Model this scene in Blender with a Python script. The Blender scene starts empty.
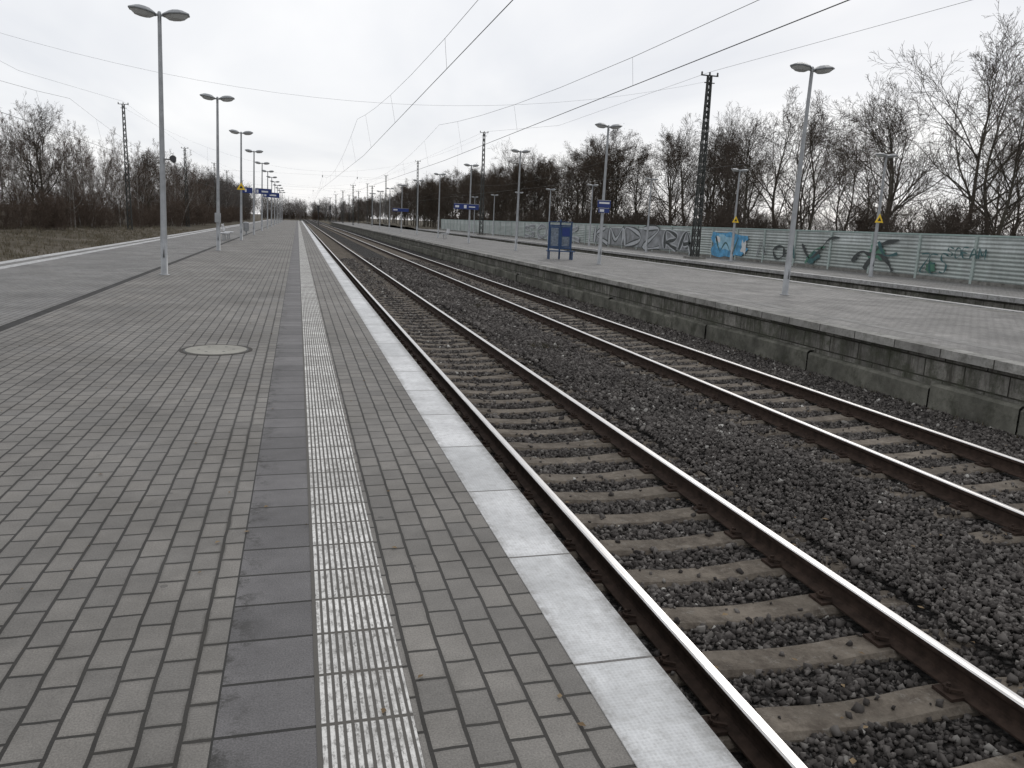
import bpy, math, random
import numpy as np
from mathutils import Vector, Matrix
random.seed(7); np.random.seed(7)
scene=bpy.context.scene
scene.view_settings.view_transform='Standard'
scene.view_settings.look='None'
scene.view_settings.exposure=0
COL=scene.collection

# ------------------------------------------------------------------ helpers
def link(o,parent=None):
    COL.objects.link(o)
    if parent is not None: o.parent=parent
    return o
def empty(name,loc=(0,0,0),parent=None):
    o=bpy.data.objects.new(name,None); o.location=loc; o.empty_display_size=.2
    return link(o,parent)
def mobj(name,verts,faces,mats,parent=None,mi=None,smooth=False,loc=None):
    me=bpy.data.meshes.new(name); me.from_pydata([tuple(v) for v in verts],[],faces)
    if not isinstance(mats,(list,tuple)): mats=[mats]
    for m in mats: me.materials.append(m)
    if mi: me.polygons.foreach_set('material_index',mi)
    if smooth: me.polygons.foreach_set('use_smooth',[True]*len(me.polygons))
    me.update()
    o=bpy.data.objects.new(name,me)
    if loc: o.location=loc
    return link(o,parent)
class MB:
    """mesh builder"""
    def __init__(s): s.v=[]; s.f=[]; s.m=[]
    def add(s,v,f,mi=0):
        b=len(s.v); s.v+= [tuple(x) for x in v]; s.f+=[tuple(i+b for i in q) for q in f]; s.m+=[mi]*len(f)
    def box(s,x0,x1,y0,y1,z0,z1,mi=0):
        s.add([(x0,y0,z0),(x1,y0,z0),(x1,y1,z0),(x0,y1,z0),(x0,y0,z1),(x1,y0,z1),(x1,y1,z1),(x0,y1,z1)],
          [(0,3,2,1),(4,5,6,7),(0,1,5,4),(1,2,6,5),(2,3,7,6),(3,0,4,7)],mi)
    def bar(s,p0,p1,w,mi=0,n=4,w2=None):
        p0=Vector(p0);p1=Vector(p1); d=(p1-p0)
        if d.length<1e-6: return
        d.normalize(); a=Vector((0,0,1)) if abs(d.z)<.9 else Vector((1,0,0))
        u=d.cross(a).normalized(); w_=d.cross(u)
        if w2 is None: w2=w
        v=[]
        for p,r in((p0,w),(p1,w2)):
            for i in range(n):
                t=2*math.pi*(i+.5)/n
                v.append(p+u*(math.cos(t)*r)+w_*(math.sin(t)*r))
        f=[(i,(i+1)%n,n+(i+1)%n,n+i) for i in range(n)]+[tuple(range(n))[::-1],tuple(range(n,2*n))]
        s.add(v,f,mi)
    def lathe(s,c,prof,n=8,mi=0,M=None,cap=True):
        v=[];f=[]
        for r,z in prof:
            for i in range(n):
                t=2*math.pi*(i+.5)/n; p=Vector((math.cos(t)*r,math.sin(t)*r,z))
                if M is not None: p=M@p
                v.append(p+Vector(c))
        for k in range(len(prof)-1):
            for i in range(n):
                f.append((k*n+i,k*n+(i+1)%n,(k+1)*n+(i+1)%n,(k+1)*n+i))
        if cap:
            f.append(tuple(range(n))[::-1]); f.append(tuple(range((len(prof)-1)*n,len(prof)*n)))
        s.add(v,f,mi)
    def obj(s,name,mats,parent=None,smooth=False,loc=None):
        return mobj(name,s.v,s.f,mats,parent,s.m,smooth,loc)

# ---- material helper
class G:
    def __init__(s,name):
        s.m=bpy.data.materials.new(name); s.m.use_nodes=True; s.t=s.m.node_tree
        s.b=s.t.nodes['Principled BSDF']; s._co=None
    def n(s,typ,**kw):
        nd=s.t.nodes.new('ShaderNode'+typ)
        for k,v in kw.items(): setattr(nd,k,v)
        return nd
    def set(s,sock,v):
        if isinstance(v,bpy.types.NodeSocket): s.t.links.new(v,sock)
        else:
            if isinstance(v,(tuple,list)) and len(v)==3 and sock.type=='RGBA': v=(*v,1)
            sock.default_value=v
    def co(s):
        if s._co is None: s._co=s.n('TexCoord').outputs['Object']
        return s._co
    def sep(s,v=None):
        q=s.n('SeparateXYZ'); s.set(q.inputs[0],v or s.co()); return q.outputs
    def comb(s,x,y,z=0.0):
        q=s.n('CombineXYZ'); s.set(q.inputs[0],x);s.set(q.inputs[1],y);s.set(q.inputs[2],z); return q.outputs[0]
    def math(s,op,a,b=0.0,c=None):
        q=s.n('Math',operation=op); s.set(q.inputs[0],a); s.set(q.inputs[1],b)
        if c is not None: s.set(q.inputs[2],c)
        return q.outputs[0]
    def noise(s,scale,detail=4,rough=.6,v=None,dist=0.0):
        q=s.n('TexNoise'); s.set(q.inputs['Vector'],v or s.co()); q.inputs['Scale'].default_value=scale
        q.inputs['Detail'].default_value=detail; q.inputs['Roughness'].default_value=rough; q.inputs['Distortion'].default_value=dist
        return q.outputs[0]
    def mr(s,v,a,b,c,d,smooth=False):
        q=s.n('MapRange'); 
        if smooth: q.interpolation_type='SMOOTHSTEP'
        s.set(q.inputs[0],v)
        for i,x in enumerate((a,b,c,d)): q.inputs[i+1].default_value=x
        return q.outputs[0]
    def mix(s,f,a,b,blend='MIX'):
        q=s.n('Mix',data_type='RGBA',blend_type=blend); s.set(q.inputs[0],f); s.set(q.inputs[6],a); s.set(q.inputs[7],b); return q.outputs[2]
    def ramp(s,v,stops,interp='LINEAR'):
        q=s.n('ValToRGB'); e=q.color_ramp.elements; q.color_ramp.interpolation=interp
        while len(e)<len(stops): e.new(.5)
        for i,(p,c) in enumerate(stops): e[i].position=p; e[i].color=(*c,1)
        s.set(q.inputs[0],v); return q.outputs[0]
    def brick(s,v,w,h,c1,c2,mc,mort=.006,off=.5,smooth=.15):
        q=s.n('TexBrick'); q.offset=off; s.set(q.inputs['Vector'],v)
        for k,x in(('Color1',c1),('Color2',c2),('Mortar',mc)): s.set(q.inputs[k],x)
        q.inputs['Scale'].default_value=1; q.inputs['Mortar Size'].default_value=mort; q.inputs['Mortar Smooth'].default_value=smooth
        q.inputs['Brick Width'].default_value=w; q.inputs['Row Height'].default_value=h
        return q.outputs
    def bump(s,h,strength=.5,dist=.01):
        q=s.n('Bump'); q.inputs['Strength'].default_value=strength; q.inputs['Distance'].default_value=dist
        s.set(q.inputs['Height'],h); s.set(s.b.inputs['Normal'],q.outputs[0])
    def out(s,col,rough=.8,metal=0.0,spec=.5):
        s.set(s.b.inputs['Base Color'],col); s.set(s.b.inputs['Roughness'],rough); s.set(s.b.inputs['Metallic'],metal)
        s.b.inputs['Specular IOR Level'].default_value=spec
        return s.m
def grey(v): return (v,v,v)
def simple(name,c,rough=.6,metal=0.0,var=.25,scale=6,spec=.4):
    g=G(name); nz=g.noise(scale,3); f=g.mr(nz,.3,.7,1-var,1+var)
    col=g.mix(1.0,c,g.comb(f,f,f),'MULTIPLY'); return g.out(col,rough,metal,spec)

def stain(g,col,amt=.35,s1=.45,s2=5):
    a=g.mr(g.noise(s1,6,.65),.3,.7,1-amt,1+amt*.6)
    b=g.mr(g.noise(s2,4,.7),.3,.7,.86,1.12)
    f=g.math('MULTIPLY',a,b)
    return g.mix(1.0,col,g.comb(f,f,f),'MULTIPLY')

def m_paver(name,base,w=.20,h=.128,moss=.5,mort=.0075,shift=0.0,mossband=False):
    g=G(name); X,Y,Z=g.sep()
    wob=g.math('MULTIPLY',g.math('SUBTRACT',g.noise(3,2),.5),.014)
    wob2=g.math('MULTIPLY',g.math('SUBTRACT',g.noise(5,2,.5,g.comb(Y,X)),.5),.018)
    v=g.comb(g.math('ADD',Y,wob2),g.math('ADD',g.math('ADD',X,wob),shift))
    c1=tuple(x*.89 for x in base); c2=(base[0]*1.12,base[1]*1.11,base[2]*1.09)
    br=g.brick(v,w,h,c1,c2,(.027,.025,.022),mort)
    col=stain(g,br[0],.32,.5)
    sp=g.mr(g.noise(1.1,7,.78,dist=.6),.56,.70,0,.34); col=g.mix(sp,col,(.07,.065,.06))
    fine=g.mr(g.noise(140,2,.7),.35,.65,.78,1.22)
    col=g.mix(1.0,col,g.comb(fine,fine,fine),'MULTIPLY')
    br2=g.brick(v,w,h,(0,0,0),(0,0,0),(1,1,1),.024,.5,1.0)
    mm=g.mr(g.noise(2.2,6,.75),.46,.64,.05,moss)
    if mossband:
        band=g.math('MULTIPLY',g.mr(X,-.75,-.32,0,1),g.mr(X,-.29,-.28,1,0))
        mm=g.math('ADD',mm,g.math('MULTIPLY',band,g.mr(g.noise(5,6,.8),.42,.58,0,.8)))
    mask=g.math('MINIMUM',g.math('MULTIPLY',br2[0],mm),1.0)
    col=g.mix(mask,col,(.030,.027,.022))
    vo=g.n('TexVoronoi'); g.set(vo.inputs['Vector'],g.co()); vo.inputs['Scale'].default_value=2.6
    gum=g.math('MULTIPLY',g.math('LESS_THAN',vo.outputs['Distance'],.045),.5)
    col=g.mix(gum,col,(.05,.048,.045))
    hgt=g.math('ADD',g.math('MULTIPLY',br[1],-1.0),g.math('MULTIPLY',fine,.25))
    g.bump(hgt,.75,.006)
    return g.out(col,g.mr(g.noise(1.2,3),.3,.7,.58,.80),0,.35)
M_PAV=m_paver('paver_grey_concrete',(.180,.171,.158),mossband=True)
M_PAV2=m_paver('paver_plain',(.182,.178,.172),.2,.1,.25,.005)
def m_slab():
    g=G('dark_slab'); X,Y,Z=g.sep()
    br=g.brick(g.comb(Y,g.math('ADD',X,.29)),.30,.5,(.104,.100,.101),(.150,.144,.145),(.018,.017,.015),.008,0)
    col=stain(g,br[0],.3,1.0)
    mo=g.math('MULTIPLY',g.mr(g.noise(6,7,.82),.50,.60,0,1),g.mr(X,-.29,-.14,.95,0))
    col=g.mix(mo,col,(.022,.021,.018))
    f=g.mr(g.noise(150,2,.7),.35,.65,.72,1.28); col=g.mix(1.0,col,g.comb(f,f,f),'MULTIPLY')
    g.bump(g.math('ADD',g.math('MULTIPLY',br[1],-1.0),g.math('MULTIPLY',f,.2)),.6,.006)
    return g.out(col,.7,0,.4)
M_SLAB=m_slab()
def m_tact(name='tactile_white'):
    g=G(name); X,Y,Z=g.sep()
    s=g.math('SINE',g.math('MULTIPLY',X,2*math.pi/.0267))
    rid=g.mr(s,-.65,.0,0,1,True)
    br=g.brick(g.comb(Y,g.math('ADD',X,-.035)),.30,.6,grey(1),grey(.70),grey(0),.009,0)
    dirt=g.mr(g.noise(6,7,.8),.33,.56,.38,1)
    dirt2=g.mr(g.noise(45,5,.8,g.comb(X,g.math('MULTIPLY',Y,.45))),.37,.51,.2,1)
    m=g.math('MULTIPLY',g.math('MULTIPLY',rid,dirt),dirt2)
    sep=g.n('SeparateColor'); g.set(sep.inputs[0],br[0]); m=g.math('MULTIPLY',m,sep.outputs[0])
    col=g.mix(m,(.095,.089,.08),(.80,.79,.76))
    g.bump(g.math('MULTIPLY',rid,g.math('SUBTRACT',1.0,br[1])),.8,.005)
    return g.out(col,.75,0,.3)
M_TACT=m_tact()
def m_edge():
    g=G('edge_slab_white'); X,Y,Z=g.sep()
    br=g.brick(g.comb(g.math('ADD',Y,.42),g.math('ADD',X,10)),1.0,40,(.56,.57,.575),(.72,.725,.73),(.10,.095,.09),.008,0)
    col=stain(g,br[0],.22,1.5)
    d=g.mr(g.noise(24,7,.8),.46,.7,0,.55); col=g.mix(d,col,(.25,.245,.23))
    kn=g.n('TexVoronoi'); g.set(kn.inputs['Vector'],g.co()); kn.inputs['Scale'].default_value=60; kn.inputs['Randomness'].default_value=.0
    k=g.mr(kn.outputs['Distance'],.2,.5,1,0); col=g.mix(g.math('MULTIPLY',k,.22),col,(.25,.25,.25))
    rim=g.math('MULTIPLY',g.mr(X,1.25,1.32,0,.8),g.mr(g.noise(6,6,.8),.35,.6,.3,1)); col=g.mix(rim,col,(.12,.115,.105))
    rim2=g.math('MULTIPLY',g.mr(X,1.0,1.05,.7,0),g.mr(g.noise(7,6,.8),.4,.6,.0,1)); col=g.mix(rim2,col,(.16,.15,.135))
    g.bump(g.math('ADD',k,g.math('MULTIPLY',br[1],-3.0)),.5,.003)
    return g.out(col,.6,0,.4)
M_EDGE=m_edge()
def m_conc(name,c,amt=.4,dark=(.05,.048,.04),hi=.8,sc=3.2):
    g=G(name); col=stain(g,c,amt,1.2,9)
    d=g.mr(g.noise(sc,8,.8),.48,.66,0,hi); col=g.mix(d,col,dark); g.bump(g.noise(30,5,.75),.5,.015); return g.out(col,.88,0,.2)
M_CONC=m_conc('weathered_concrete',(.22,.215,.20))
def m_block():
    g=G('platform_wall_blocks'); X,Y,Z=g.sep()
    br=g.brick(g.comb(Y,g.math('ADD',Z,2.005)),.80,.30,(.17,.165,.15),(.30,.29,.265),(.045,.042,.036),.014,.5,.4)
    col=stain(g,br[0],.6,.9,7)
    sv=g.comb(g.math('MULTIPLY',Y,3.5),g.math('MULTIPLY',Z,.5))
    st=g.mr(g.noise(1.6,7,.75,sv),.44,.62,0,.85); col=g.mix(st,col,(.055,.052,.042))
    d=g.mr(g.noise(2.6,8,.8),.45,.6,0,.8); col=g.mix(d,col,(.075,.080,.058))
    g.bump(g.math('ADD',g.math('MULTIPLY',br[1],-1.0),g.math('MULTIPLY',g.noise(18,6,.75),1.4)),.9,.025)
    return g.out(col,.9,0,.2)
M_BLOCK=m_block()
def m_ballast():
    g=G('ballast_bed')
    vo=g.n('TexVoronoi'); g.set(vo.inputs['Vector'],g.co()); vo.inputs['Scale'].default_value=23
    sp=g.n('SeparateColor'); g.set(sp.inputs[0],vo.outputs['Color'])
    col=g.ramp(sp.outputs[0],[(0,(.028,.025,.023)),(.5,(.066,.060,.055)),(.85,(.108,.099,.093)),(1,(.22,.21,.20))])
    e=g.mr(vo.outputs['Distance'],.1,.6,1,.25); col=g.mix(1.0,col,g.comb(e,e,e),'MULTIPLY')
    col=stain(g,col,.3,.5)
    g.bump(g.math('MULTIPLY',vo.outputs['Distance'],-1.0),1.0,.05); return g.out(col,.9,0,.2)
M_BAL=m_ballast()
def m_stone():
    g=G('ballast_stone'); ge=g.n('NewGeometry')
    col=g.ramp(ge.outputs['Random Per Island'],[(0,(.030,.026,.024)),(.3,(.058,.052,.048)),(.65,(.090,.081,.075)),(.92,(.135,.124,.115)),(.99,(.19,.178,.165)),(1,(.46,.45,.42))])
    a=g.mr(g.noise(.55,5,.6),.3,.7,.65,1.25); col=g.mix(1.0,col,g.comb(a,a,a),'MULTIPLY')
    return g.out(col,.85,0,.3)
M_STONE=m_stone()
def m_sleeper():
    g=G('sleeper_concrete'); col=stain(g,(.165,.142,.116),.4,1.7,14)
    d=g.mr(g.noise(5,7,.8),.44,.64,0,.8); col=g.mix(d,col,(.062,.050,.040))
    l=g.mr(g.noise(11,6,.8),.56,.64,0,.5); col=g.mix(l,col,(.23,.215,.19))
    g.bump(g.noise(40,5),.6,.014); return g.out(col,.88,0,.2)
M_SLEEP=m_sleeper()
M_RUST=simple('rail_rust',(.040,.027,.021),.9,.0,.4,12,.2)
def m_rtop():
    g=G('rail_running_surface'); X,Y,Z=g.sep()
    n=g.noise(3,4,.6,g.comb(g.math('MULTIPLY',X,20),Y)); 
    return g.out(g.mix(g.mr(n,.4,.7,0,.5),(.70,.69,.68),(.42,.40,.38)),g.mr(n,.3,.7,.25,.42),1.0)
M_RTOP=m_rtop()
M_STEEL=simple('galvanised_steel',(.30,.31,.32),.5,.5,.18,3)
M_LAMPH=simple('lamp_housing',(.22,.23,.24),.45,.3,.1,3)
M_DIFF=simple('lamp_diffuser',(.60,.61,.60),.3,0,.06,8)
M_DARK=simple('dark_metal',(.05,.05,.052),.6,.3,.2,4)
M_MAST=simple('mast_paint',(.05,.053,.05),.7,.2,.2,2)
M_WIRE=simple('wire_copper',(.09,.09,.09),.6,.4,.1,1)
M_BLUE=simple('sign_blue',(.012,.03,.15),.4,0,.1,4)
M_BLUEF=simple('blue_frame',(.022,.055,.13),.5,.1,.2,4)
M_WHITE=simple('sign_white',(.6,.61,.63),.5,0,.05,4)
M_YEL=simple('sign_yellow',(.75,.5,.03),.5,0,.08,4)
M_BLACK=simple('sign_black',(.02,.02,.02),.5,0,.08,4)
M_ASPH=m_conc('asphalt_strip',(.055,.054,.053),.25,(.03,.029,.026))

def m_ground():
    g=G('rough_ground'); n=g.noise(.25,8,.75); n2=g.noise(4,6,.8)
    col=g.ramp(n,[(.3,(.050,.045,.030)),(.48,(.092,.080,.060)),(.62,(.15,.132,.108)),(.8,(.085,.075,.058))])
    f=g.mr(n2,.3,.7,.6,1.35); col=g.mix(1.0,col,g.comb(f,f,f),'MULTIPLY'); g.bump(n2,.8,.1); return g.out(col,.95,0,.1)
M_GROUND=m_ground()

# ------------------------------------------------------------------ camera
H=1.65; f_px=790.0
r=.040; th=math.atan(.203); ps=math.atan(.274)
fw=Vector((math.sin(ps)*math.cos(th),math.cos(ps)*math.cos(th),-math.sin(th)))
r0=Vector((math.cos(ps),-math.sin(ps),0)); u0=r0.cross(fw)
cr=r0*math.cos(r)+u0*math.sin(r); cu=-r0*math.sin(r)+u0*math.cos(r)
cam=bpy.data.cameras.new('camera'); co=bpy.data.objects.new('camera',cam); link(co)
Mx=Matrix((( cr.x,cu.x,-fw.x,0),(cr.y,cu.y,-fw.y,0),(cr.z,cu.z,-fw.z,H),(0,0,0,1)))
co.matrix_world=Mx; cam.sensor_width=36; cam.lens=f_px/1024*36; cam.clip_end=6000; cam.clip_start=.05
scene.camera=co

# ------------------------------------------------------------------ world
w=bpy.data.worlds.new('World'); scene.world=w; w.use_nodes=True; nt=w.node_tree; nt.nodes.clear()
def wn(t,**k):
    n=nt.nodes.new('ShaderNode'+t)
    for a,b in k.items(): setattr(n,a,b)
    return n
SUN_EL=math.radians(32); SUN_AZ=math.radians(35)
sky=wn('TexSky',sky_type='NISHITA'); sky.sun_disc=False; sky.sun_elevation=SUN_EL; sky.sun_rotation=SUN_AZ
tc=wn('TexCoord'); sp=wn('SeparateXYZ'); nt.links.new(tc.outputs['Generated'],sp.inputs[0])
def wm(op,a,b):
    n=wn('Math',operation=op)
    for i,x in enumerate((a,b)):
        if isinstance(x,(int,float)): n.inputs[i].default_value=x
        else: nt.links.new(x,n.inputs[i])
    return n.outputs[0]
zz=wm('ADD',wm('MAXIMUM',sp.outputs[2],0.0),.16)
cx=wm('DIVIDE',sp.outputs[0],zz); cy=wm('DIVIDE',sp.outputs[1],zz)
cb=wn('CombineXYZ'); nt.links.new(cx,cb.inputs[0]); nt.links.new(wm('MULTIPLY',cy,.6),cb.inputs[1])
nz=wn('TexNoise'); nt.links.new(cb.outputs[0],nz.inputs['Vector']); nz.inputs['Scale'].default_value=.9; nz.inputs['Detail'].default_value=5; nz.inputs['Roughness'].default_value=.5; nz.inputs['Distortion'].default_value=.4
rp=wn('ValToRGB'); e=rp.color_ramp.elements; e[0].position=.32; e[0].color=(.78,.80,.84,1); e[1].position=.60; e[1].color=(1,1,1,1)
nt.links.new(nz.outputs[0],rp.inputs[0])
sc=wn('Mix',data_type='RGBA',blend_type='MULTIPLY'); sc.inputs[0].default_value=1; nt.links.new(rp.outputs[0],sc.inputs[6]); sc.inputs[7].default_value=(10.1,10.1,10.2,1)
mx=wn('Mix',data_type='RGBA'); mx.inputs[0].default_value=.93; nt.links.new(sky.outputs[0],mx.inputs[6]); nt.links.new(sc.outputs[2],mx.inputs[7])
bg=wn('Background'); bg.inputs[1].default_value=.1; nt.links.new(mx.outputs[2],bg.inputs[0])
wo=wn('OutputWorld'); nt.links.new(bg.outputs[0],wo.inputs[0])
sl=bpy.data.lights.new('sun','SUN'); sl.energy=.5; sl.angle=math.radians(20); sl.color=(1,.96,.9)
so=bpy.data.objects.new('sun',sl); link(so)
d=Vector((math.sin(SUN_AZ)*math.cos(SUN_EL),math.cos(SUN_AZ)*math.cos(SUN_EL),math.sin(SUN_EL)))
so.rotation_euler=d.to_track_quat('Z','Y').to_euler(); so.location=(0,0,50)

# ------------------------------------------------------------------ ground
mb=MB(); mb.add([(-3000,-3000,-1.3),(3000,-3000,-1.3),(3000,3000,-1.3),(-3000,3000,-1.3)],[(0,1,2,3)]); mb.obj('ground',[M_GROUND])
def sheet(name,x0,x1,y0,y1,nx,ny,zf,mat,parent=None,smooth=True):
    v=[];f=[]
    for j in range(ny+1):
        for i in range(nx+1):
            x=x0+(x1-x0)*i/nx; y=y0+(y1-y0)*(j/ny)**1.6; v.append((x,y,zf(x,y)))
    for j in range(ny):
        for i in range(nx):
            a=j*(nx+1)+i; f.append((a,a+1,a+nx+2,a+nx+1))
    return mobj(name,v,f,mat,parent,smooth=smooth)
def vz(x,y): return -1.08+.55*max(0,min(1,(-x-14)/10))+.10*math.sin(x*.9+y*.21)*math.sin(y*.13+x*.4)
sheet('verge_terrain',-70,-12.6,-10,420,50,120,vz,M_GROUND)
sheet('bank_terrain',26.1,90,-10,420,30,80,lambda x,y:-.25+.12*math.sin(x*.7+y*.2),M_GROUND)

# ------------------------------------------------------------------ tracks
RT=-.74  # rail top
BZ=RT-.228 # ballast sheet
Y0,Y1=-6,520
def ballast_bed(x0,x1,name='ballast'):
    sheet(name,x0,x1,Y0,Y1,8,200,lambda x,y:BZ,M_BAL,smooth=False)
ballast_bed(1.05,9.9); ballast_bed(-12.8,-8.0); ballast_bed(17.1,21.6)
def track(xc,near=False,sleep_to=260,phase=0):
    root=empty('railway_track',(0,0,0))
    prof=[(-.075,0),(.075,0),(.075,.012),(.014,.032),(.009,.05),(.009,.115),(.034,.132),(.0365,.150),(.0355,.163),(.026,.1715),(0,.173),(-.026,.1715),(-.0355,.163),(-.0365,.150),(-.034,.132),(-.009,.115),(-.009,.05),(-.014,.032),(-.075,.012)]
    n=len(prof)
    ys=[Y0,20,60,150,Y1]
    for side,nm in((-1,'rail_left'),(1,'rail_right')):
        v=[];f=[];m=[]
        for y in ys:
            for a,b in prof: v.append((xc+side*.7525+a,y,RT-.173+b))
        for k in range(len(ys)-1):
            for i in range(n):
                j=(i+1)%n; f.append((k*n+i,k*n+j,(k+1)*n+j,(k+1)*n+i)); m.append(1 if 8<=i<=11 else 0)
        f.append(tuple(range(n))); m.append(0)
        mobj(nm,v,f,[M_RUST,M_RTOP],root,m)
    mb=MB(); cl=MB(); y=Y0+.3+phase
    sec=[(-1.30,-.03),(-1.0,-.004),(-.62,0),(-.45,-.008),(-.25,-.026),(0,-.034),(.25,-.026),(.45,-.008),(.62,0),(1.0,-.004),(1.30,-.03)]
    while y<sleep_to:
        dy=random.uniform(-.02,.02); sk=random.uniform(-.012,.012); v=[];f=[]
        for x,dz in sec:
            t=RT-.173-.002+dz; s=sk*x
            for a,b in((-.15,t-.18),(-.14,t-.03),(-.11,t),(.11,t),(.14,t-.03),(.15,t-.18)): v.append((xc+x,y+dy+a+s,b))
        for k in range(len(sec)-1):
            for i in range(5): f.append((k*6+i,(k+1)*6+i,(k+1)*6+i+1,k*6+i+1))
        f.append((0,1,2,3,4,5)); f.append(tuple(range(len(v)-6,len(v)))[::-1])
        mb.add(v,f)
        if near and y<40:
            for s_ in(-1,1):
                for q in(-1,1):
                    cx_=xc+s_*.7525+q*.115
                    cl.box(cx_-.045,cx_+.045,y+dy-.075,y+dy+.075,RT-.175,RT-.155)
                    cl.lathe((cx_+q*.005,y+dy,RT-.155),[(.022,0),(.022,.03),(.012,.035),(.012,.055)],6)
                    cl.bar((cx_-q*.05,y+dy-.05,RT-.135),(cx_+q*.02,y+dy-.02,RT-.13),.011)
                    cl.bar((cx_-q*.05,y+dy+.05,RT-.135),(cx_+q*.02,y+dy+.02,RT-.13),.011)
        y+=.60
    mb.obj('sleepers',[M_SLEEP],root)
    if cl.v: cl.obj('rail_clips',[M_RUST],root)
XT1,XT2,XT3,XT4=2.95,7.08,19.45,-10.0
track(XT1,True); track(XT2,True,phase=.25); track(XT3,sleep_to=120); track(XT4,sleep_to=120)

def stones(name,parts,mat):
    P=[];S=[]
    for (x0,x1,y0,y1,dens,sz) in parts:
        n=int((x1-x0)*(y1-y0)*dens)
        x=np.random.uniform(x0,x1,n); y=np.random.uniform(y0,y1,n)
        keep=np.ones(n,bool); zb=BZ+np.random.uniform(-.004,.022,n)
        for xc,ph in((XT1,0),(XT2,.25)):
            for s_ in(-1,1): keep&=~(np.abs(x-(xc+s_*.7525))<.10)
            fy=np.abs(((y-(Y0+.3+ph)+.3)%.6)-.3); on=(fy<.128+.014*np.sin(x*5+y*9)+.012*np.sin(x*17+y*31))&(np.abs(x-xc)<1.28)
            ends=np.abs(x-xc)>.95
            pr=np.where(ends,.6,.978)
            keep&=~(on&(np.random.rand(n)<pr))
            dip=np.where(np.abs(x-xc)<.6,-.034*(1-(np.abs(x-xc)/.6)**1.5),0)
            zb=np.where(on,RT-.166+dip,zb)
        mid=(x>XT1+1.3)&(x<XT2-1.3); zb=zb+np.where(mid,.03*np.sin(y*1.3+x*2)+.045,0)
        P.append(np.stack([x,y,zb],1)[keep]); S.append((np.random.gamma(9,1/9,n).clip(.5,1.9)*sz)[keep])
    P=np.concatenate(P); S=np.concatenate(S); n=len(P)
    base=np.array([(-1,-1,-1),(1,-1,-1),(1,1,-1),(-1,1,-1),(-1,-1,1),(1,-1,1),(1,1,1),(-1,1,1)],float)*.62
    V=base[None]+np.random.uniform(-.4,.4,(n,8,3)); V*=np.random.uniform(.55,1.25,(n,1,3)); V*=S[:,None,None]
    q=np.random.normal(size=(n,4)); q/=np.linalg.norm(q,axis=1,keepdims=True); a,b,c,d_=q.T
    R=np.stack([1-2*(c*c+d_*d_),2*(b*c-a*d_),2*(b*d_+a*c),2*(b*c+a*d_),1-2*(b*b+d_*d_),2*(c*d_-a*b),2*(b*d_-a*c),2*(c*d_+a*b),1-2*(b*b+c*c)],1).reshape(n,3,3)
    V=np.einsum('nij,nkj->nki',R,V)+P[:,None,:]
    F=np.array([(0,3,2,1),(4,5,6,7),(0,1,5,4),(1,2,6,5),(2,3,7,6),(3,0,4,7)])
    L=(F[None]+8*np.arange(n)[:,None,None]).reshape(-1)
    me=bpy.data.meshes.new(name); me.vertices.add(n*8); me.vertices.foreach_set('co',V.reshape(-1))
    me.loops.add(len(L)); me.loops.foreach_set('vertex_index',L.astype(np.int32))
    me.polygons.add(n*6); me.polygons.foreach_set('loop_start',np.arange(0,n*24,4,dtype=np.int32))
    me.update(calc_edges=True); me.materials.append(mat); link(bpy.data.objects.new(name,me)); print('stones',n)
stones('ballast_stones',[(1.4,9.6,1.0,9,1200,.0195),(1.4,9.6,9,18,680,.0245),(1.4,9.6,18,32,280,.034),(1.4,9.6,32,52,110,.048)],M_STONE)

# ------------------------------------------------------------------ platforms
def strip(root,name,x0,x1,mat,z=0.0,y1=250):
    v=[];ys=[Y0,10,30,80,y1]
    for y in ys: v+=[(x0,y,z),(x1,y,z)]
    f=[(2*i,2*i+1,2*i+3,2*i+2) for i in range(len(ys)-1)]
    return mobj(name,v,f,mat,root)
PE=250
p1=empty('station_platform')
strip(p1,'asphalt_paving',-7.32,-3.95,M_PAV2); strip(p1,'drain_channel',-3.95,-3.78,M_ASPH,-.004)
strip(p1,'paving',-3.78,-.29,M_PAV); strip(p1,'dark_slab_course',-.29,.035,M_SLAB)
strip(p1,'tactile_strip',.035,.355,M_TACT,.002); strip(p1,'edge_paving',.355,1.0,M_PAV)
strip(p1,'tactile_strip_rear',-7.62,-7.32,M_EDGE,.002); strip(p1,'rear_paving',-7.92,-7.62,M_PAV2)
mb=MB(); mb.box(1.0,1.325,Y0,PE,-.12,.004); mb.obj('edge_slabs',[M_EDGE],p1)
mb=MB(); mb.box(-8.24,-7.92,Y0,PE,-.12,.004); mb.obj('edge_slabs_rear',[M_EDGE],p1)
mb=MB(); mb.box(-8.1,1.18,Y0,PE-.01,-1.4,-.13); mb.box(-7.9,.98,Y0,PE-.02,-.129,-.02); mb.obj('platform_body',[M_BLOCK],p1)
mh=empty('manhole_cover',(-.98,10.1,0))
mb=MB(); mb.lathe((0,0,0),[(.42,-.02),(.42,.004),(.375,.0045)],40,0,cap=False); mb.lathe((0,0,0),[(.375,.0045),(.355,.003)],40,1,cap=False); mb.lathe((0,0,0),[(.355,.003),(.355,.008),(.30,.010),(.0,.0105)],40,2,cap=False)
for i in range(6):
    t=i*math.pi/3; mb.lathe((math.cos(t)*.2,math.sin(t)*.2,.0112),[(.02,0),(0,.0003)],8,1,cap=False)
mb.obj('ring_and_lid',[m_conc('ring_iron',(.07,.065,.06),.2,hi=.3),M_BLACK,m_conc('cover_concrete',(.34,.33,.295),.25,(.19,.18,.16),.7,9)],mh)

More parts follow.
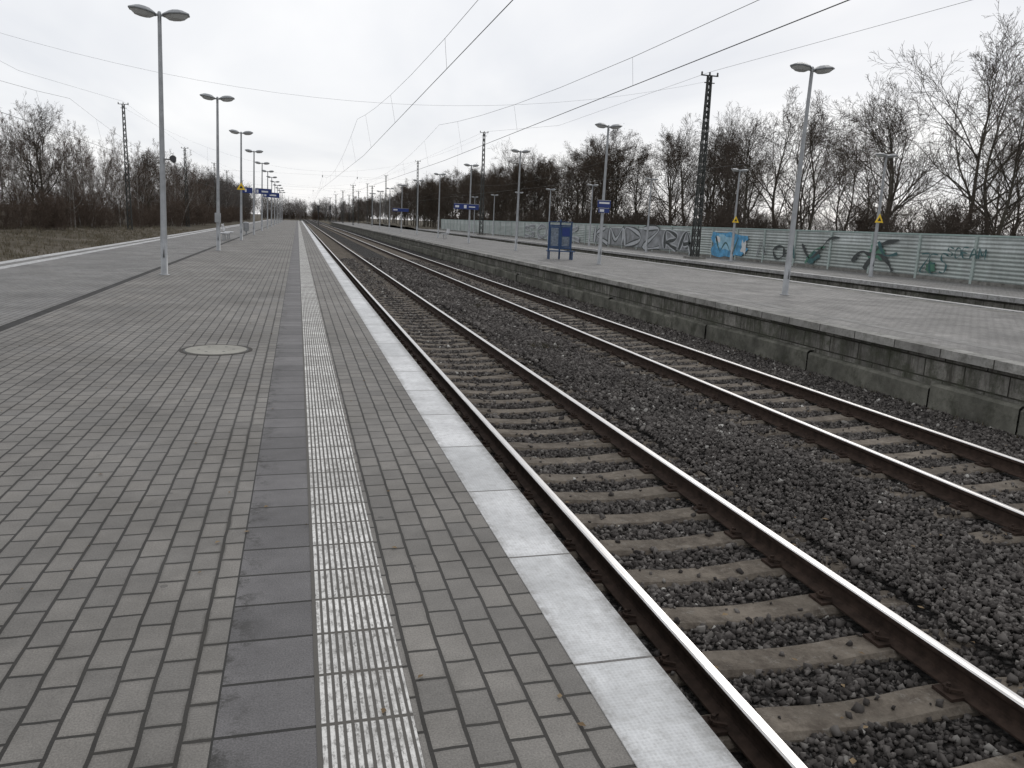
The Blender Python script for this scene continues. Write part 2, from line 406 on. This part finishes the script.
p2=empty('station_platform'); a=9.62
strip(p2,'paving',a+1.2,16.4,M_PAV2); strip(p2,'edge_paving',a+.30,a+.9,M_PAV2); strip(p2,'tactile_strip',a+.9,a+1.2,m_conc('worn_light_slab',(.27,.265,.255),.25,(.15,.145,.13)),.002)
strip(p2,'rear_strip',16.4,17.0,M_CONC)
def m_edge2():
    g=G('edge_slab_weathered'); X,Y,Z=g.sep()
    br=g.brick(g.comb(Y,g.math('ADD',X,10)),1.0,40,(.24,.235,.22),(.34,.335,.315),(.05,.047,.042),.012,0)
    col=stain(g,br[0],.35,1.2,9); d=g.mr(g.noise(3.2,8,.8),.47,.64,0,.75); col=g.mix(d,col,(.09,.088,.075)); g.bump(g.noise(30,5,.75),.5,.012); return g.out(col,.88,0,.2)
mb=MB(); mb.box(a,a+.30,Y0,PE,-.13,.004,0); mb.obj('edge_slabs',[m_edge2()],p2)
mb=MB(); mb.box(17.0,17.3,Y0,PE,-.12,.02,0); mb.obj('edge_slabs_rear',[M_EDGE],p2)
mb=MB(); mb.box(a+.12,17.2,Y0,PE-.01,-1.4,-.135); mb.box(a+.31,16.98,Y0,PE-.02,-.134,-.02); mb.obj('platform_wall',[M_BLOCK],p2)
mb=MB(); y=Y0
while y<110:
    L=random.uniform(1.4,2.6); o=random.uniform(-.02,.025); zt=-.58+random.uniform(-.04,.04)
    x0=a-.02+o; zt2=zt+random.uniform(-.03,.03)
    mb.add([(x0,y,-1.4),(x0,y+L-.01,-1.4),(x0,y+L-.01,zt2-.04),(x0,y,zt-.04),(x0+.04,y,zt),(x0+.04,y+L-.01,zt2),(a+.118,y,zt),(a+.118,y+L-.01,zt2)],[(0,3,2,1),(3,4,5,2),(4,6,7,5)])
    y+=L
mb.obj('wall_footing',[m_conc('footing_mossy',(.15,.148,.126),.6,(.045,.047,.034))],p2)
p3=empty('station_platform')
strip(p3,'paving',21.7,25.9,M_PAV2,y1=150)
mb=MB(); mb.box(21.3,21.7,Y0,150,-.14,.01,0); mb.obj('edge_slabs',[M_EDGE],p3)
mb=MB(); mb.box(21.42,25.88,Y0,149,-1.4,-.145); mb.box(21.72,25.88,Y0,148.9,-.144,-.02); mb.obj('platform_body',[M_BLOCK],p3)

# ------------------------------------------------------------------ street lamps
def lamp(x,y,h=6.3,sc=1.0,lean=0.0,name='street_lamp'):
    root=empty(name,(x,y,0)); root.rotation_euler=(0,math.radians(lean),random.uniform(-.04,.04))
    mb=MB(); mb.lathe((0,0,0),[(.14,0),(.14,.015),(.085,.02),(.085,1.0),(.078,1.03),(.058,h*.6),(.045,h-.05),(.045,h),(.03,h+.02)],12)
    mb.box(-.02,.02,-.09,-.083,.45,.85); mb.obj('pole',[M_STEEL],root,True)
    mb=MB(); mb.bar((-.16*sc,0,h-.06),(.16*sc,0,h-.06),.03,n=6); mb.obj('cross_arm',[M_STEEL],root)
    for s_ in(-1,1):
        Mt=Matrix.Rotation(math.radians(-7*s_),3,'Y')
        hd=MB(); c=(s_*.39*sc,0,h-.02)
        hd.lathe(c,[(.11*sc,.11*sc),(.17*sc,.105*sc),(.335*sc,.02),(.345*sc,0),(.335*sc,-.02)],8,0,Mt)
        hd.lathe(c,[(.31*sc,-.021),(.19*sc,-.105*sc),(.10*sc,-.12*sc)],8,1,Mt)
        hd.obj('lamp_head',[M_LAMPH,M_DIFF],root)
    return root
LL=[]
for k in range(12): LL.append(lamp(-3.35,22.2+14.7*k,6.35,.97,1.5))
RL=[]
for k in range(10): RL.append(lamp(13.1,19.4+14.4*k,6.0,.85,.9 if k==0 else .6))
L3=[]
for k in range(8): L3.append(lamp(24.0,29.4+11.7*k,5.1,.7,.3))
sp_=MB(); sp_.bar((.05,0,2.9),(.22,0,2.9),.02); sp_.lathe((.26,-.02,2.9),[(.04,-.12),(.06,-.10),(.08,.10),(.085,.12)],10,0,Matrix.Rotation(math.radians(80),3,'X')); sp_.obj('loudspeaker',[M_DARK],LL[0])
def tri_sign(parent,z,side=.45,dy=-.09):
    mb=MB(); h=side*.87
    mb.add([(-side/2,dy,z),(side/2,dy,z),(0,dy,z+h),(-side/2,dy+.02,z),(side/2,dy+.02,z),(0,dy+.02,z+h)],[(0,1,2),(5,4,3),(0,3,4,1),(1,4,5,2),(2,5,3,0)],0)
    k=.45; cz=z+h/3
    mb.add([(-side/2*k,dy-.004,cz-(h/3)*k),(side/2*k,dy-.004,cz-(h/3)*k),(0,dy-.004,cz+h*2/3*k)],[(0,1,2)],1)
    mb.obj('warning_sign',[M_YEL,M_BLACK],parent)
def board(parent,x0,x1,z0,z1,dy=-.1,items=()):
    mb=MB(); mb.box(x0,x1,dy,dy+.05,z0,z1,0)
    for a_,b_,c_,d_ in items:
        mb.box(x0+(x1-x0)*a_,x0+(x1-x0)*b_,dy-.006,dy-.001,z0+(z1-z0)*c_,z0+(z1-z0)*d_,1)
    mb.box(x0,x1,dy+.01,dy+.04,z1,z1+.03,2)
    mb.obj('sign_board',[M_BLUE,M_WHITE,M_STEEL],parent)
tri_sign(LL[2],3.0,.5)
board(LL[3],.1,1.3,3.15,3.55,items=[(.08,.2,.2,.8),(.4,.8,.35,.65)])
board(LL[3],-.9,-.1,3.15,3.55,items=[(.3,.45,.2,.8)])
board(LL[4],.1,1.6,3.2,3.65,items=[(.08,.2,.2,.8),(.4,.8,.35,.65)])
board(RL[3],-1.3,.7,2.6,3.0,items=[(.05,.2,.3,.7),(.4,.5,.2,.8),(.6,.85,.4,.6)])
board(RL[1],-.28,.32,2.5,2.8,items=[(.1,.9,.55,.8)])
board(RL[1],-.22,.28,2.28,2.46,items=[(.1,.5,.2,.8)])
board(RL[6],-1.2,.9,2.6,3.0,items=[(.05,.3,.3,.7)])
tri_sign(L3[0],2.3,.42); tri_sign(L3[1],2.2,.42)
mb=MB(); mb.box(-.12,.12,-.2,-.08,1.2,1.6); mb.obj('control_box',[M_STEEL],LL[1])

# ------------------------------------------------------------------ platform furniture
inf=empty('information_display_case',(12.55,37.9,0)); inf.rotation_euler=(0,0,-.15); inf.scale=(.82,1,.92)
mb=MB()
for x in(-.68,0,.68): mb.box(x-.045,x+.045,-.05,.05,0,1.95 if x else 2.1)
for z in(.55,1.75): mb.box(-.635,-.046,-.035,.035,z,z+.07); mb.box(.046,.635,-.035,.035,z,z+.07)
mb.box(-.72,.72,-.16,.16,1.96,2.0) ; mb.obj('frame',[M_BLUEF],inf)
mb=MB()
mb.box(-.62,-.06,-.05,.03,.63,1.74,0); mb.box(.06,.62,-.05,.03,.63,1.74,0)
mb.box(-.57,-.11,-.056,-.051,.70,1.66,1); mb.box(.11,.57,-.056,-.051,.70,1.2,1); mb.box(.11,.57,-.056,-.051,1.25,1.66,2)
mb.obj('cases',[M_BLUEF,simple('poster_paper',(.13,.155,.19),.3,0,.5,9),M_BLUE],inf)
mb=MB()
mb.box(-.85,.85,-.55,-.15,.42,.47)
for x in(-.7,.7): mb.box(x-.03,x+.03,-.5,-.2,0,.415)
mb.obj('bench_seat',[M_BLUEF],inf)
def bench(x,y,rot=0.0,m=M_WHITE):
    root=empty('platform_bench',(x,y,0)); root.rotation_euler=(0,0,rot)
    mb=MB()
    for i in range(6): mb.box(-.85,.85,-.28+i*.085,-.22+i*.085,.44,.46)
    mb.obj('seat',[m],root); mb=MB()
    for i in range(5): mb.box(-.85,.85,.24+i*.018,.26+i*.018,.52+i*.085,.58+i*.085)
    mb.obj('backrest',[m],root); mb=MB()
    for x_ in(-.65,.65):
        mb.box(x_-.03,x_+.03,-.25,.25,.40,.435); mb.box(x_-.03,x_+.03,-.03,.03,.0,.395); mb.bar((x_,.22,.42),(x_,.33,.95),.02)
    mb.obj('legs',[M_STEEL],root)
bench(-4.2,50,math.pi/2); bench(-4.2,53,math.pi/2); bench(13.4,75,-math.pi/2)
def bin_(x,y):
    root=empty('litter_bin',(x,y,0)); mb=MB(); mb.lathe((0,0,0),[(.05,0),(.05,.25),(.2,.26),(.23,.85),(.24,.87),(.18,.95),(.05,.97)],12); mb.obj('body',[M_STEEL],root)
bin_(-3.9,66)

# ------------------------------------------------------------------ masts and overhead line
def mast(x,y,h,z0=0,w0=.23,w1=.11):
    root=empty('overhead_line_mast',(x,y,z0)); mb=MB(); n=max(6,int(h/.6))
    c=[(-1,-1),(1,-1),(1,1),(-1,1)]
    def P(i,t): w_=w0+(w1-w0)*t; return (c[i%4][0]*w_,c[i%4][1]*w_*.8,h*t)
    for i in range(4): mb.bar(P(i,0),P(i,1),.045)
    for k in range(n):
        t0,t1=k/n,(k+1)/n
        for i in range(4):
            mb.bar(P(i,t0),P(i+1,t1),.022); mb.bar(P(i+1,t0),P(i,t1),.022)
    mb.bar((-.55,0,h),(.55,0,h),.045); mb.bar((-.3,0,h-.4),(.35,0,h-.4),.035)
    for x_ in(-.5,.5,0): mb.lathe((x_,0,h),[(.03,0),(.06,.06),(.04,.1),(.06,.14),(.03,.2)],6)
    mb.obj('lattice',[M_MAST],root)
    mb=MB(); mb.box(-.5,.5,-.5,.5,-.2,.12); mb.obj('foundation',[M_CONC],root)
mast(23.2,44.0,10.5,w0=.2,w1=.1); mast(23.2,103.0,12.9)
for yy,hh in((162,13),(222,13),(282,13)): mast(23.2,yy,hh)
mast(-18.5,100,13.9,-1.0); mast(-21.5,41.5,13,-1.0); mast(-17.5,142,12.5,-1.0)
for yy in(190,222,282): mast(-17.5,yy,13,-1.0)
for xx in(11.4,15.4):
    for yy in(175,215,255,300,345): mast(xx,yy,8.5,-.3,.14,.08)
def wire_curve(name,lines,rad,parent=None):
    cu_=bpy.data.curves.new(name,'CURVE'); cu_.dimensions='3D'; cu_.bevel_depth=rad; cu_.bevel_resolution=0
    for pts in lines:
        s=cu_.splines.new('POLY'); s.points.add(len(pts)-1)
        for i,p in enumerate(pts): s.points[i].co=(*p,1)
    cu_.materials.append(M_WIRE); o=bpy.data.objects.new(name,cu_); return link(o,parent)
sup=[-18,42,101,162,222,282,342,402]
ZC=RT+5.45
def catenary(xc):
    root=empty('overhead_line')
    cw=[(xc+(.3 if i%2 else -.3),y,ZC) for i,y in enumerate(sup)]
    ms=[];dr=[]
    for i in range(len(sup)-1):
        for k in range(12):
            t=k/12; y=sup[i]+(sup[i+1]-sup[i])*t; xx=cw[i][0]+(cw[i+1][0]-cw[i][0])*t
            ms.append((xc,y,ZC+.55+1.2*(2*t-1)**2))
            if k%2 and y<170: dr.append([(xx,y,ZC),(xc,y,ms[-1][2])])
    wire_curve('contact_wire',[cw],.009 if xc<15 else .007,root); wire_curve('messenger_wire',[ms],.0055,root); wire_curve('droppers',dr,.003,root)
for xc in(XT1,XT2,XT3,XT4): catenary(xc)
hs=MB(); rt=empty('headspan'); L=[]
for y,zl,zr in((44,11.6,10.2),(101,12.5,12.5),(162,12,12.6),(222,12,12),(282,12,12)):
    xl,xr=(-21.4 if y<60 else -18.4 if y<140 else -17.4),23.2
    top=[]
    for k in range(25):
        t=k/24; top.append((xl+(xr-xl)*t,y,(zl+(zr-zl)*t)-4*(min(zl,zr)-ZC-2.2)*t*(1-t)))
    L.append(top)
    if y<60: continue
    L.append([(xl,y,ZC+1.75),(xr,y,ZC+1.75)]); L.append([(xl,y,ZC+.25),(xr,y,ZC+.25)])
    for xc in(XT1,XT2,XT3,XT4):
        t=(xc-xl)/(xr-xl); zt=(zl+(zr-zl)*t)-4*(min(zl,zr)-ZC-2.2)*t*(1-t)
        L.append([(xc,y,zt),(xc,y,ZC+1.7)])
        hs.lathe((xc,y,ZC+1.5),[(.03,0),(.06,.04),(.03,.08),(.06,.12),(.03,.16),(.06,.2),(.03,.26)],6)
        L.append([(xc-.9,y,ZC+.3),(xc+.3,y,ZC+.03)])
wire_curve('span_wires',L,.0045,rt); hs.obj('insulators',[M_DARK],rt)
wire_curve('feeder_line',[[(23.2,y,z) for y,z in((-40,9.6),(0,9.2),(44,10.7),(72,10.6),(103,13),(162,13),(282,13))],[(-21.5,-20,12.2),(-21.5,10,10.9),(-21.5,41.5,12.2),(-20,70,11.4),(-18.5,100,13.2),(-17.5,142,11.8),(-17.5,282,12.2)]],.008)
def signal(x,y,h=5):
    root=empty('railway_signal',(x,y,-1.1)); mb=MB(); mb.bar((0,0,0),(0,0,h),.07,n=8); mb.box(-.3,.3,-.12,-.0,h-1.2,h,0); mb.box(-.22,.22,-.1,-.02,h-1.8,h-1.3,0)
    mb.box(-.4,.4,.0,.6,.9,.95)
    mb.obj('post_and_head',[M_DARK],root)
signal(5.05,210,5.2); signal(9.9,262,6)

# ------------------------------------------------------------------ noise barrier with graffiti
def m_nwall():
    g=G('noise_barrier_panel'); X,Y,Z=g.sep()
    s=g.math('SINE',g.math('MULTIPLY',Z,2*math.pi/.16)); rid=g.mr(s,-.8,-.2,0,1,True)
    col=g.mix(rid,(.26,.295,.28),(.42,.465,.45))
    up=g.mr(Z,1.25,1.3,0,1); col=g.mix(g.math('MULTIPLY',up,.6),col,(.50,.54,.535))
    v=g.comb(g.math('MULTIPLY',Y,.8),g.math('MULTIPLY',Z,.15)); d=g.mr(g.noise(2,7,.75,v),.42,.7,0,.65); col=g.mix(d,col,(.26,.28,.26))
    g.bump(s,.6,.03); return g.out(stain(g,col,.25,.4),.6,0,.4)
nb=empty('noise_barrier'); XW=26.0
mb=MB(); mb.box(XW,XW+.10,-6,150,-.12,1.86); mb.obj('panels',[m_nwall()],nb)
mb=MB(); mb.box(XW-.03,XW+.13,-6,150,1.862,1.93); mb.obj('cap_rail',[simple('barrier_cap',(.30,.38,.36),.5,.2,.1)],nb)
mb=MB(); y=-4
while y<150: mb.box(XW-.07,XW-.002,y-.06,y+.06,-.1,1.855); y+=3.0
mb.obj('posts',[simple('barrier_post',(.36,.42,.40),.5,.2,.15)],nb)
mb=MB(); mb.box(XW-.06,XW-.003,-6,150,-.12,.14); mb.obj('plinth',[M_CONC],nb)
PX={ 'k':simple('spray_black',(.045,.052,.052),.6,0,.3),'s':simple('spray_silver',(.42,.44,.46),.4,.2,.15),'b':simple('spray_blue',(.08,.28,.48),.6,0,.4,3),'l':simple('spray_light_blue',(.26,.46,.58),.6,0,.2,3),'g':simple('spray_green',(.07,.17,.12),.6,0,.4,3),'w':simple('spray_white',(.60,.61,.61),.6,0,.1),'p':simple('spray_grey',(.22,.23,.24),.6,0,.35,2),'d':simple('spray_teal',(.045,.11,.115),.6,0,.3)}
gr=empty('graffiti')
def P3(u,z,l): return (XW-.073-.004*l,u,z)
def blob(u0,u1,z0,z1,col,l=1,n=26,jag=.22,seed=0):
    R=random.Random(seed); cu_,cz=(u0+u1)/2,(z0+z1)/2; v=[P3(cu_,cz,l)];
    for i in range(n):
        t=2*math.pi*i/n; k=1-R.random()*jag; sq=1/max(abs(math.cos(t)),abs(math.sin(t)))**.7
        v.append(P3(cu_+math.cos(t)*sq*k*(u1-u0)/2*.95,min(z1+.05,max(z0,cz+math.sin(t)*sq*k*(z1-z0)/2*.95)),l))
    mobj('fill',v,[(0,1+i,1+(i+1)%n) for i in range(n)],PX[col],gr)
def stroke(pts,wd,col,l=2):
    P=[Vector(p) for p in pts]; Q=[]
    for i in range(len(P)-1):
        p0=P[max(i-1,0)];p1=P[i];p2=P[i+1];p3=P[min(i+2,len(P)-1)]
        for k in range(6):
            t=k/6; Q.append(.5*((2*p1)+(p2-p0)*t+(2*p0-5*p1+4*p2-p3)*t*t+(3*p1-p0-3*p2+p3)*t**3))
    Q.append(P[-1]); v=[];f=[]
    for i,q in enumerate(Q):
        d_=(Q[min(i+1,len(Q)-1)]-Q[max(i-1,0)]); d_.normalize(); nn=Vector((-d_.y,d_.x)); ww=wd*(.75+.4*math.sin(i*.7))/2
        v+=[P3(q.x+nn.x*ww*1.6,q.y+nn.y*ww,l),P3(q.x-nn.x*ww*1.6,q.y-nn.y*ww,l)]
        if i: b=2*i; f.append((b-2,b-1,b+1,b))
    mobj('stroke',v,f,PX[col],gr)
def letters(txt,uL,uR,z0,z1,col,out,l=2,wd=.16):
    G_={'K':[[(0,0),(0,1)],[(.9,1),(.1,.5),(1,0)]],'M':[[(0,0),(.05,1),(.5,.35),(.95,1),(1,0)]],'D':[[(0,0),(0,1),(.8,.8),(.9,.3),(0,0)]],'Z':[[(0,1),(1,1),(0,0),(1,0)]],
       'S':[[(.95,.9),(.3,1),(.1,.7),(.8,.4),(.7,.05),(0,.1)]],'O':[[(.5,1),(.05,.6),(.3,0),(.9,.3),(.85,.85),(.5,1)]],'R':[[(0,0),(0,1),(.8,.85),(.7,.5),(.1,.45),(1,0)]],'A':[[(0,0),(.5,1),(1,0)],[(.2,.4),(.85,.4)]],'E':[[(.9,1),(0,.95),(.05,0),(1,.05)],[(.05,.5),(.7,.52)]],'V':[[(0,1),(.45,0),(1,1)]]}
    n=len(txt); W=(uR-uL)/n
    for i,ch in enumerate(txt):
        for st in G_[ch]:
            j=lambda: random.uniform(-.07,.07)
            pts=[(uL+W*(i+.1+.8*a_+j()),z0+(z1-z0)*(b_+j())) for a_,b_ in st]
            if out: stroke(pts,wd*1.9,out,l)
            stroke(pts,wd,col,l+1)
blob(69.5,48.6,.15,1.7,'p',1,40,.12,1)
letters('KMDZ',68.5,54.5,.25,1.6,'s','k',2,.24); letters('RA',54,49.3,.25,1.5,'k','s',2,.22)
letters('SOEK',92,72,.3,1.5,'p','s',2,.24)
blob(47.6,42.4,.0,1.8,'b',1,30,.3,2); blob(46.8,43.9,.4,1.55,'l',2,18,.5,3); stroke([(46.5,1.4),(45.9,.5),(45.2,1.0),(44.4,.4),(43.8,1.3)],.10,'d',3); blob(43.5,42.7,.3,1.3,'w',2,12,.6,9); blob(46.6,45.8,.9,1.5,'w',3,12,.6,11)
letters('O',40.2,38.6,.3,1.0,'k',None,2,.14); stroke([(38.5,.2),(38.2,1.3),(37.9,.4)],.08,'d')
blob(37.0,35.6,.15,.9,'d',1,18,.6,4); stroke([(37.3,1.2),(36.6,.5),(35.9,.8),(35.1,1.5),(34.3,1.6)],.12,'k'); stroke([(36.9,.2),(36.2,.9),(35.4,1.1)],.10,'g')
blob(32.5,30.6,.6,1.45,'g',1,20,.6,5); stroke([(33.2,.5),(32.6,1.0),(31.9,.9),(31.2,1.4),(30.2,1.6)],.16,'k'); stroke([(32.3,.2),(31.6,.9),(30.9,.7),(30.4,.2)],.18,'k'); stroke([(31.5,1.5),(31.0,.9),(30.2,1.0)],.13,'d',3)
blob(28.6,27.7,.2,.8,'g',1,14,.6,6); letters('ZES',28.8,27.2,.3,1.1,'d',None,2,.06); letters('SOEAM',27.4,25.4,1.0,1.4,'d',None,2,.045); letters('RA',22.8,21.0,.3,1.3,'k',None,2,.08)
stroke([(41.6,.3),(41.2,1.2),(40.8,.5),(40.5,1.1)],.06,'p')

# ------------------------------------------------------------------ bare trees
def gen_tree(name,seed,Ht,kids=(13,8,6,4),spread=.5,trunk_r=.17,stems=1,mats=None,leaf=0,first=.25,up=.25,lean=.05,tw=.006):
    R=random.Random(seed); V=[];F=[];MI=[]
    def rv(): return Vector((R.gauss(0,1),R.gauss(0,1),R.gauss(0,1)))
    def tube(pts,rad,n,mi):
        b=len(V)
        for i,p in enumerate(pts):
            d_=(pts[min(i+1,len(pts)-1)]-pts[max(i-1,0)]).normalized()
            a_=Vector((1,0,0)) if abs(d_.x)<.8 else Vector((0,1,0)); u=d_.cross(a_).normalized(); w_=d_.cross(u)
            for k in range(n):
                t=2*math.pi*k/n; V.append(p+u*(math.cos(t)*rad[i])+w_*(math.sin(t)*rad[i]))
            if i:
                for k in range(n):
                    F.append((b+(i-1)*n+k,b+(i-1)*n+(k+1)%n,b+i*n+(k+1)%n,b+i*n+k)); MI.append(mi)
    def branch(p,d_,L,r_,lv):
        seg=(8,5,3,2,1)[lv]; pts=[p.copy()]; rad=[r_]; q=p.copy(); dd=d_.normalized()
        for i in range(seg):
            dd=(dd+rv()*(.09,.16,.19,.2,.2)[lv]+Vector((0,0,up*.3 if lv else .06))).normalized()
            q=q+dd*(L/seg); pts.append(q.copy()); rad.append(max(r_*(1-.86*(i+1)/seg),tw))
        tube(pts,rad,(7,5,3,3,3)[lv],0 if lv<2 else 1)
        if lv>=len(kids):
            if leaf:
                for _ in range(leaf):
                    c=pts[R.randrange(len(pts))]+rv()*.16; a_=rv().normalized()*.06; b_=rv().normalized()*.06; k=len(V)
                    V.extend([c-a_,c+b_,c+a_]); F.append((k,k+1,k+2)); MI.append(2)
            return
        nk=kids[lv]
        for i in range(nk):
            f0=first if lv==0 else .18
            t=f0+(1-f0)*(i+R.random())/nk
            t=min(t,.99); fi=t*seg; k=int(fi); fr=fi-k; pp=pts[k].lerp(pts[min(k+1,seg)],fr)
            pd=(pts[min(k+1,seg)]-pts[k]).normalized(); side=rv(); side=(side-pd*side.dot(pd)).normalized()
            an=R.uniform(.45,.95) if lv else R.uniform(.5,1.0)*(1.15-.45*t)
            nd=(pd*math.cos(an)+side*math.sin(an)).normalized()
            if lv==0: ll=L*spread*(1.05-.75*abs(t-.45))*R.uniform(.7,1.15)*(1.0 if t<.8 else .65)
            else: ll=L*R.uniform(.38,.62)*(1.15-.5*t)
            rr=min((r_*(1-.86*t))*.6,r_*.5) if lv==0 else r_*(.5)*(1-.4*t)
            branch(pp,nd,ll,max(rr,tw),lv+1)
    for s_ in range(stems):
        o=Vector((0,0,-.2)) if stems==1 else Vector((R.uniform(-.8,.8),R.uniform(-.8,.8),-.2))
        d_=Vector((R.gauss(0,lean),R.gauss(0,lean),1)) if stems==1 else Vector((R.gauss(0,.28),R.gauss(0,.28),1))
        branch(o,d_,Ht*(1 if stems==1 else R.uniform(.6,1)),trunk_r,0)
    me=bpy.data.meshes.new(name); me.from_pydata([tuple(v) for v in V],[],F)
    for m in mats: me.materials.append(m)
    me.polygons.foreach_set('material_index',MI); me.update(); print(name,len(F)); return me
def bark(n,c,c2): 
    g=G(n); k=g.noise(3,3,.7); col=g.mix(g.mr(k,.35,.65,0,1),c,c2); return g.out(col,.9,0,.15)
B1=bark('bark_dark',(.050,.044,.035),(.085,.078,.064)); T1=bark('twig_dark',(.055,.044,.035),(.078,.063,.052))
B2=bark('bark_birch',(.12,.11,.10),(.36,.35,.33)); T2=bark('twig_brown',(.085,.064,.050),(.125,.098,.08))
B3=bark('bark_far_haze',(.10,.09,.085),(.14,.13,.12)); T3=bark('twig_far_haze',(.12,.105,.10),(.155,.14,.135))  # distant trees: aerial haze painted in as paler bark and twig colours
LF=bark('leaf_dry',(.055,.040,.027),(.09,.068,.046))
treeA=[gen_tree('treeA%d'%i,10+i,1.0*h,(13,8,5,4),sp__,.16,mats=[B1,T1],first=.22,tw=.0075) for i,(h,sp__) in enumerate(((10.5,.56),(11.5,.52),(10.8,.60),(9.8,.54)))]
treeD=[gen_tree('treeD%d'%i,40+i,h,(14,9,6,3),.54,.18,mats=[B1,T1,LF],leaf=3,first=.1,tw=.009) for i,h in enumerate((10,11))]
treeB=[gen_tree('treeB%d'%i,20+i,h,(16,7,5,2),.27,.075,mats=[B2,T2],first=.15,up=.6) for i,h in enumerate((10,11.5,9))]
shr=[gen_tree('shrub%d'%i,30+i,3.6,(9,7,5),.55,.03,stems=7,mats=[T2,T2],first=.08,up=.3) for i in range(2)]
shd=[]
for m in shr:
    c=m.copy(); c.materials.clear(); c.materials.append(T1); c.materials.append(T1); shd.append(c)
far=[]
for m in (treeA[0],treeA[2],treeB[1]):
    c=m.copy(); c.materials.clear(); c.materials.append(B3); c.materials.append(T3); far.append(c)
def inst(name,me,x,y,z,s,parent=None,sz=None):
    o=bpy.data.objects.new(name,me); o.location=(x,y,z); o.rotation_euler=(0,0,random.uniform(0,6.28)); o.scale=(s,s,sz or s)
    return link(o,parent)
for x,y,s in ((33,24,.78),(36,29,.9),(35,34,.84),(38,39,.96),(36,44,.95),(39,48,1.02),(35.5,52,.92),(40,57,1.08),(37,62,1.0),(39,68,1.05),(36,74,.98),(41,80,1.08),(45,37,1.08),(47,46,1.15),(48,58,1.18),(43,66,1.15)):
    inst('bare_tree',treeA[random.randrange(4)],x,y,-.3,s*random.uniform(.93,1.05))
row=empty('distant_tree_row')
for k in range(14):
    y=32+k*5.0; x=random.uniform(50,66); inst('tree',random.choice(treeA),x,y,-.3,random.uniform(.85,1.1),row)
for k in range(88):
    y=76+k*2.3+random.uniform(-1,1); x=32+random.uniform(0,13)+ (4 if y<95 else 0)
    inst('tree',random.choice(treeD+treeD+treeA[:2]),x,y,-.3,random.uniform(.85,1.1),row)
for k in range(90):
    inst('undergrowth',random.choice(shd),random.uniform(28.5,36),16+k*1.8,-.3,random.uniform(.75,1.15),row)
for k in range(44):
    inst('undergrowth',random.choice(shd),random.uniform(40,54),26+k*2.6,-.3,random.uniform(1.0,1.4),row)
for k in range(45):
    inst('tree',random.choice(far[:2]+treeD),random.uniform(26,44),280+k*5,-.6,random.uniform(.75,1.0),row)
wood=empty('woodland_edge')
def wedge(y): return -27.5+9.5*min(1,max(0,(y-45)/90))
for k in range(430):
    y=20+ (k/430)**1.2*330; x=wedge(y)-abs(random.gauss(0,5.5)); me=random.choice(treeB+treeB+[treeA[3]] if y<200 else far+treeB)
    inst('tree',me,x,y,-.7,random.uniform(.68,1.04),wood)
for k in range(260):
    y=18+k*1.1; inst('undergrowth',random.choice(shr),wedge(y)-random.uniform(-1.5,5),y,-.7,random.uniform(.5,1.2),wood)
fr=empty('distant_trees')
for k in range(110):
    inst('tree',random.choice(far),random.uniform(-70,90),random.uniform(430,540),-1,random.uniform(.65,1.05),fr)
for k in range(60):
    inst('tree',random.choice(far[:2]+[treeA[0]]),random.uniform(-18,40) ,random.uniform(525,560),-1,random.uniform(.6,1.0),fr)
for k in range(70):
    inst('undergrowth',random.choice(shd+shr),random.uniform(-22,44) ,random.uniform(522,535),-1.2,random.uniform(1.2,1.8),fr)

def tufts(name,pts,mat,blades=5,sig=.08,wd=.02):
    V=[];F=[]
    for (x,y,z,hh) in pts:
        for _ in range(blades):
            a_=random.uniform(0,6.28); h=hh*random.uniform(.5,1.3); bx=x+random.gauss(0,sig); by=y+random.gauss(0,sig); k=len(V)
            V.extend([(bx-math.cos(a_)*wd,by-math.sin(a_)*wd,z),(bx+math.cos(a_)*wd,by+math.sin(a_)*wd,z),(bx+random.gauss(0,.35)*h,by+random.gauss(0,.35)*h,z+h)]); F.append((k,k+1,k+2))
    mobj(name,V,F,mat)
GD=bark('grass_dry',(.11,.095,.065),(.19,.165,.12))
pts=[]
for _ in range(4500):
    x=random.uniform(-30,-13.5); y=15+105*random.random()**1.4; pts.append((x,y,vz(x,y)-.02,.28))
tufts('dry_grass',pts,GD)
WD=bark('weed_dark',(.035,.036,.02),(.085,.07,.04)); pts=[]
for x,y,n,s in((5.1,16,26,.16),(5.4,24,14,.2),(4.9,33,14,.2),(5.2,12,5,.08),(5.5,45,16,.3)):
    for _ in range(n): pts.append((x+random.gauss(0,s),y+random.gauss(0,s),BZ+.02,.12))
for _ in range(170):
    y=5+60*random.random()**1.3; pts.append((9.5+random.gauss(0,.05),y,BZ+.01,random.uniform(.04,.14)))
tufts('ballast_weeds',pts,WD,6,.035,.006)
V=[];F=[]
for _ in range(420):
    if random.random()<.7: x=random.uniform(1.5,9.4); y=1.5+25*random.random()**1.3; z=RT-.168
    else: x=random.uniform(-3.7,.95); y=1.2+20*random.random()**1.3; z=.006
    a_=random.uniform(0,6.28); s=random.uniform(.008,.02) if z<0 else random.uniform(.005,.012); k=len(V); c,s2=math.cos(a_)*s,math.sin(a_)*s
    V.extend([(x-c*1.6,y-s2*1.6,z+.002),(x+s2,y-c,z+.008*random.random()+.002),(x+c*1.6,y+s2*1.6,z+.003),(x-s2,y+c,z+.008*random.random()+.002)]); F.append((k,k+1,k+2,k+3))
mobj('fallen_leaves',V,F,bark('leaf_litter',(.12,.08,.045),(.24,.18,.11)))
